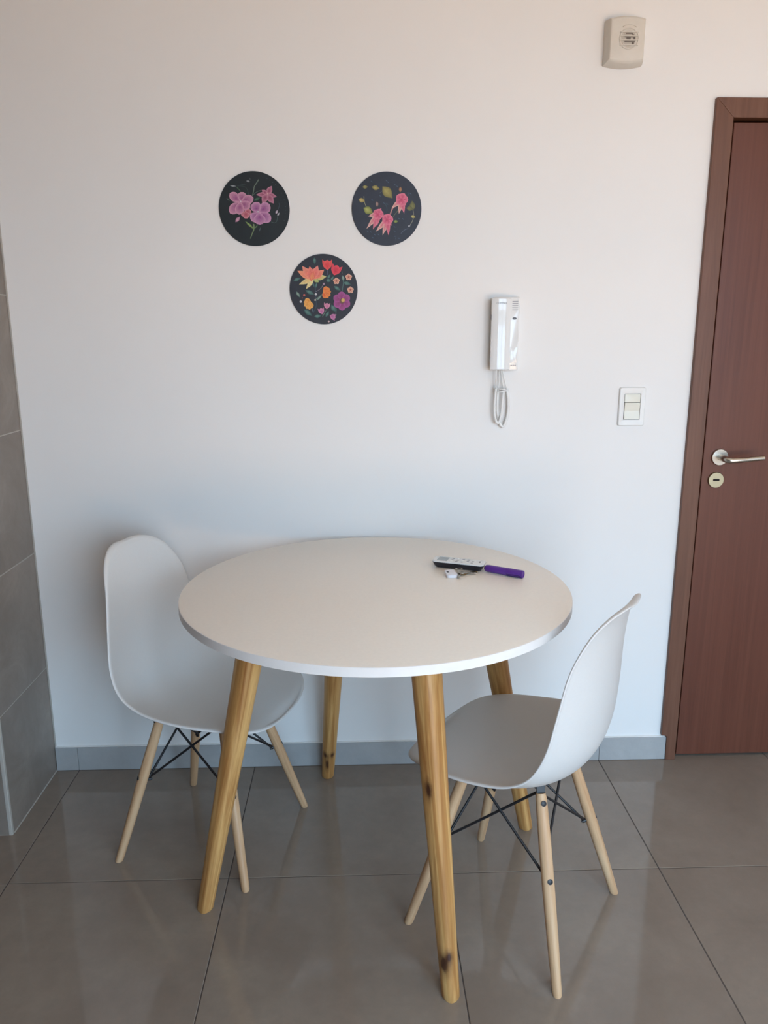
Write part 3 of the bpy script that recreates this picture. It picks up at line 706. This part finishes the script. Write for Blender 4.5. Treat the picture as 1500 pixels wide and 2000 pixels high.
bm = bmesh.new(); loft(bm, [[(0.0290+sx_*0.0062*math.cos(2*PI*k/24), y, 0.1545+sx_*0.0036*math.sin(2*PI*k/24)) for k in range(24)] for sx_, y in ((1, -0.0298), (1, -0.0312), (0.75, -0.0322))])
finish('call_button', bm, M['dgrey'], ic, True, angle=40)
slab('lower_button', M['gloss'], ic, 0.0190, 0.0420, -0.0295, -0.0308, 0.0215, 0.0700, 0.002, 0.0006)
for k in range(3): bx('marking', M['grey'], ic, 0.0215+0.006*k, 0.0258+0.006*k, -0.0305, -0.0300, 0.0130, 0.0165)
def text(body, size, loc, mat, parent, name='lettering'):
    cu = bpy.data.curves.new(name, 'FONT'); cu.body = body; cu.size = size; cu.extrude = 0.00008; cu.align_x = 'CENTER'; cu.align_y = 'CENTER'; cu.resolution_u = 3
    t = bpy.data.objects.new('tmp_text', cu); COL.objects.link(t)
    me = bpy.data.meshes.new_from_object(t.evaluated_get(bpy.context.evaluated_depsgraph_get()))
    bpy.data.objects.remove(t); me.name = name; me.materials.clear(); me.materials.append(mat)
    return inst(name, me, parent, loc, (PI/2, 0, 0))
text('COMMAX', 0.0072, (-0.0145, -0.0500, 0.1985), M['grey'], hs)
# cord: hangs from the handset, loops and returns into the base, tied near the top
def coil(name, pts, r, mat, parent, turns=0, amp=0.0):
    P_ = [Vector(q) for q in pts]
    for _ in range(3):
        Q = [P_[0]]
        for a, b in zip(P_[:-1], P_[1:]): Q += [a.lerp(b, 0.25), a.lerp(b, 0.75)]
        P_ = Q+[P_[-1]]
    bm = bmesh.new(); tube(bm, P_, r, 8); return finish(name, bm, mat, parent, True)
for pts in ([(-0.022, -0.036, 0.004), (-0.023, -0.034, -0.03), (-0.020, -0.024, -0.062)], [(-0.012, -0.034, 0.003), (-0.012, -0.032, -0.03), (-0.013, -0.022, -0.062)], [(-0.006, -0.024, 0.003), (-0.002, -0.024, -0.03), (0.006, -0.022, -0.062)], [(-0.002, -0.022, 0.003), (0.006, -0.022, -0.03), (0.016, -0.020, -0.062)]):
    coil('cord_lead', pts, 0.0019, M['plastic'], ic)
coil('cord_loop', [(-0.020, -0.024, -0.056), (-0.023, -0.024, -0.10), (-0.022, -0.022, -0.14), (-0.012, -0.022, -0.168), (-0.002, -0.022, -0.150), (0.001, -0.022, -0.11), (0.005, -0.022, -0.056)], 0.0042, M['plastic'], ic)
coil('cord_loop', [(-0.012, -0.014, -0.056), (-0.013, -0.013, -0.10), (-0.010, -0.012, -0.145), (0.006, -0.012, -0.184), (0.021, -0.012, -0.150), (0.024, -0.012, -0.10), (0.016, -0.014, -0.056)], 0.0050, M['plastic'], ic)
for zc, sg in ((-0.058, 1), (-0.065, -1)):
    bm = bmesh.new(); tube(bm, [(-0.002+0.022*math.cos(2*PI*k/24), -0.018+0.013*math.sin(2*PI*k/24), zc-0.003*sg*math.cos(2*PI*k/24)) for k in range(24)], 0.0018, 8, closed=True)
    finish('cord_tie', bm, M['plastic'], ic, True)

# ------------------------------------------------------------------ light switch
sw = tag(empty('light_switch', (0.8605, 0, 1.2345)), 'white light switch plate with cream modules left of the door', 'light switch')
bm = bmesh.new(); o_, i_ = rrect(0.083, 0.121, 0.006), rrect(0.052, 0.081, 0.0015)
rs = [[bm.verts.new(q) for q in L] for L in ([(x, 0, z) for x, z in o_], [(x, -0.006, z) for x, z in o_], [(x*0.95, -0.0090, z*0.965) for x, z in o_], [(x*1.06, -0.0090, z*1.04) for x, z in i_], [(x, -0.0082, z) for x, z in i_], [(x, 0.0, z) for x, z in i_])]
for A, B in zip(rs[:-1], rs[1:]):
    for k in range(len(A)): bm.faces.new((A[k], A[(k+1) % len(A)], B[(k+1) % len(A)], B[k]))
finish('face_plate', bm, M['plastic'], sw, True, angle=30)
bx('module_recess', M['dgrey'], sw, -0.026, 0.026, -0.004, -0.001, -0.0405, 0.0405)
slab('blank_module', M['cream'], sw, -0.0245, 0.0245, -0.003, -0.0085, 0.0140, 0.0392, 0.0008, 0.0006)
bm = bmesh.new()
loft(bm, [[(x, y, z) for y, z in ((-0.003, -0.0392), (-0.0108, -0.0392), (-0.0080, -0.0130), (-0.0115, 0.0126), (-0.003, 0.0126))] for x in (-0.0240, 0.0245)])
bmesh.ops.bevel(bm, geom=list(bm.edges), offset=0.0005, segments=1, affect='EDGES'); finish('rocker', bm, M['cream'], sw)

# ------------------------------------------------------------------ things on the table
z0 = TZ
rem = tag(empty('remote_control', (0.276, -0.372, z0), math.radians(-22.5)), 'slim remote control with white face, grey screen and black underside', 'remote')
def hslab(name, mat, parent, w, h, r, prof, cx=0, cy=0, smooth=True):
    bm = bmesh.new(); loft(bm, [[(cx+x*(w-2*i)/w, cy+y*(h-2*i)/h, z) for x, y in rrect(w, h, r)] for z, i in prof]); return finish(name, bm, mat, parent, smooth, angle=35)
hslab('underside', M['remb'], rem, 0.146, 0.050, 0.010, [(0.0, 0.010), (0.006, 0.005), (0.0165, 0.0004), (0.0178, 0.0)])
face = hslab('face', M['gloss'], rem, 0.146, 0.050, 0.010, [(0.0176, 0.0), (0.0200, 0.0004), (0.0212, 0.003)])
hslab('screen', M['lcd'], face, 0.030, 0.034, 0.002, [(0.0208, 0), (0.0216, 0.0004)], -0.046, 0)
for i in range(5):
    for j in range(3): hslab('button', M['grey'] if (i+j) % 3 else M['plastic'], face, 0.0075, 0.0065, 0.002, [(0.0208, 0), (0.0217, 0.0004)], -0.019+0.0145*i, -0.013+0.013*j)
hslab('button', M['dgrey'], face, 0.006, 0.012, 0.002, [(0.0208, 0), (0.0218, 0.0004)], 0.058, 0.004)

mk = tag(empty('marker_pen', (0.390, -0.4425, z0), math.atan2(-0.065, 0.093)), 'stubby purple plastic tube with a seam, right of the remote', 'marker')
bm = bmesh.new(); lathe(bm, [(0, -0.060), (0.0055, -0.0585), (0.0090, -0.054), (0.0100, -0.047), (0.0101, 0.006), (0.0098, 0.0065)], 28); 
bmesh.ops.rotate(bm, verts=bm.verts, cent=(0, 0, 0), matrix=Matrix.Rotation(PI/2, 3, 'Y')); bmesh.ops.translate(bm, verts=bm.verts, vec=(0, 0, 0.0107)); finish('barrel', bm, M['purple'], mk, True, angle=40)
bm = bmesh.new(); lathe(bm, [(0.0095, 0.0065), (0.0107, 0.0070), (0.0107, 0.052), (0.0098, 0.0545), (0.007, 0.0545), (0.0065, 0.053), (0, 0.053)], 28)
bmesh.ops.rotate(bm, verts=bm.verts, cent=(0, 0, 0), matrix=Matrix.Rotation(PI/2, 3, 'Y')); bmesh.ops.translate(bm, verts=bm.verts, vec=(0, 0, 0.0107)); cap = finish('cap', bm, M['purple'], mk, True, angle=40)
bx('clip', M['purple2'], cap, 0.010, 0.050, -0.0118, -0.0098, 0.0045, 0.0085, 0.0006, 1)

ky = tag(empty('key_bunch', (0.264, -0.437, z0), math.radians(4)), 'small bunch of keys with a white plastic fob in front of the remote', 'keys')
fb = bmesh.new(); loft(fb, [[(-0.019+x*s_, -0.002+y*s_, z) for x, y in rrect(0.030, 0.050, 0.009)] for z, s_ in ((0.0, 0.94), (0.0012, 1.0), (0.0075, 1.0), (0.0088, 0.94))])
fob = finish('fob', fb, M['fob'], ky, True, angle=35)
hslab('fob_mark', M['remb'], fob, 0.006, 0.012, 0.001, [(0.0086, 0), (0.0092, 0.0002)], -0.027, 0.002)
bm = bmesh.new(); tube(bm, [(0.002+0.0125*math.cos(2*PI*k/28), 0.012+0.0125*math.sin(2*PI*k/28), 0.0105+0.0030*math.cos(2*PI*k/28)) for k in range(28)], 0.0010, 8, closed=True); finish('key_ring', bm, M['keysil'], ky, True)
def key(name, mat, ang, base, zc, ln=0.032, head=0.0115, tilt=0.0):
    bm = bmesh.new()
    out = [(head*math.cos(a)*0.95+0.0, head*math.sin(a)) for a in [math.radians(d) for d in range(22, 339, 14)]]
    bl = [(head*0.9, -0.0042), (head+0.003, -0.0042), (head+0.006, -0.0026), (head+0.010, -0.0040), (head+0.014, -0.0024), (head+0.019, -0.0040), (head+0.024, -0.0026), (head+ln-0.004, -0.0036), (head+ln, 0.0), (head+ln-0.003, 0.0042), (head*0.9, 0.0042)]
    poly = out+bl
    loft(bm, [[(x, y, z) for x, y in poly] for z in (-0.0011, 0.0011)])
    o = finish(name, bm, mat, ky); o.location = (base[0], base[1], zc); o.rotation_euler = (0, tilt, math.radians(ang)); return o
key('key', M['keysil'], -97, (0.001, 0.002), 0.0048, 0.026, 0.0125)
key('key', M['keybr'], 18, (0.014, 0.002), 0.0024, 0.036, 0.0110)
key('key', M['keysil'], 6, (0.010, -0.004), 0.0078, 0.034, 0.0105, 0.09)
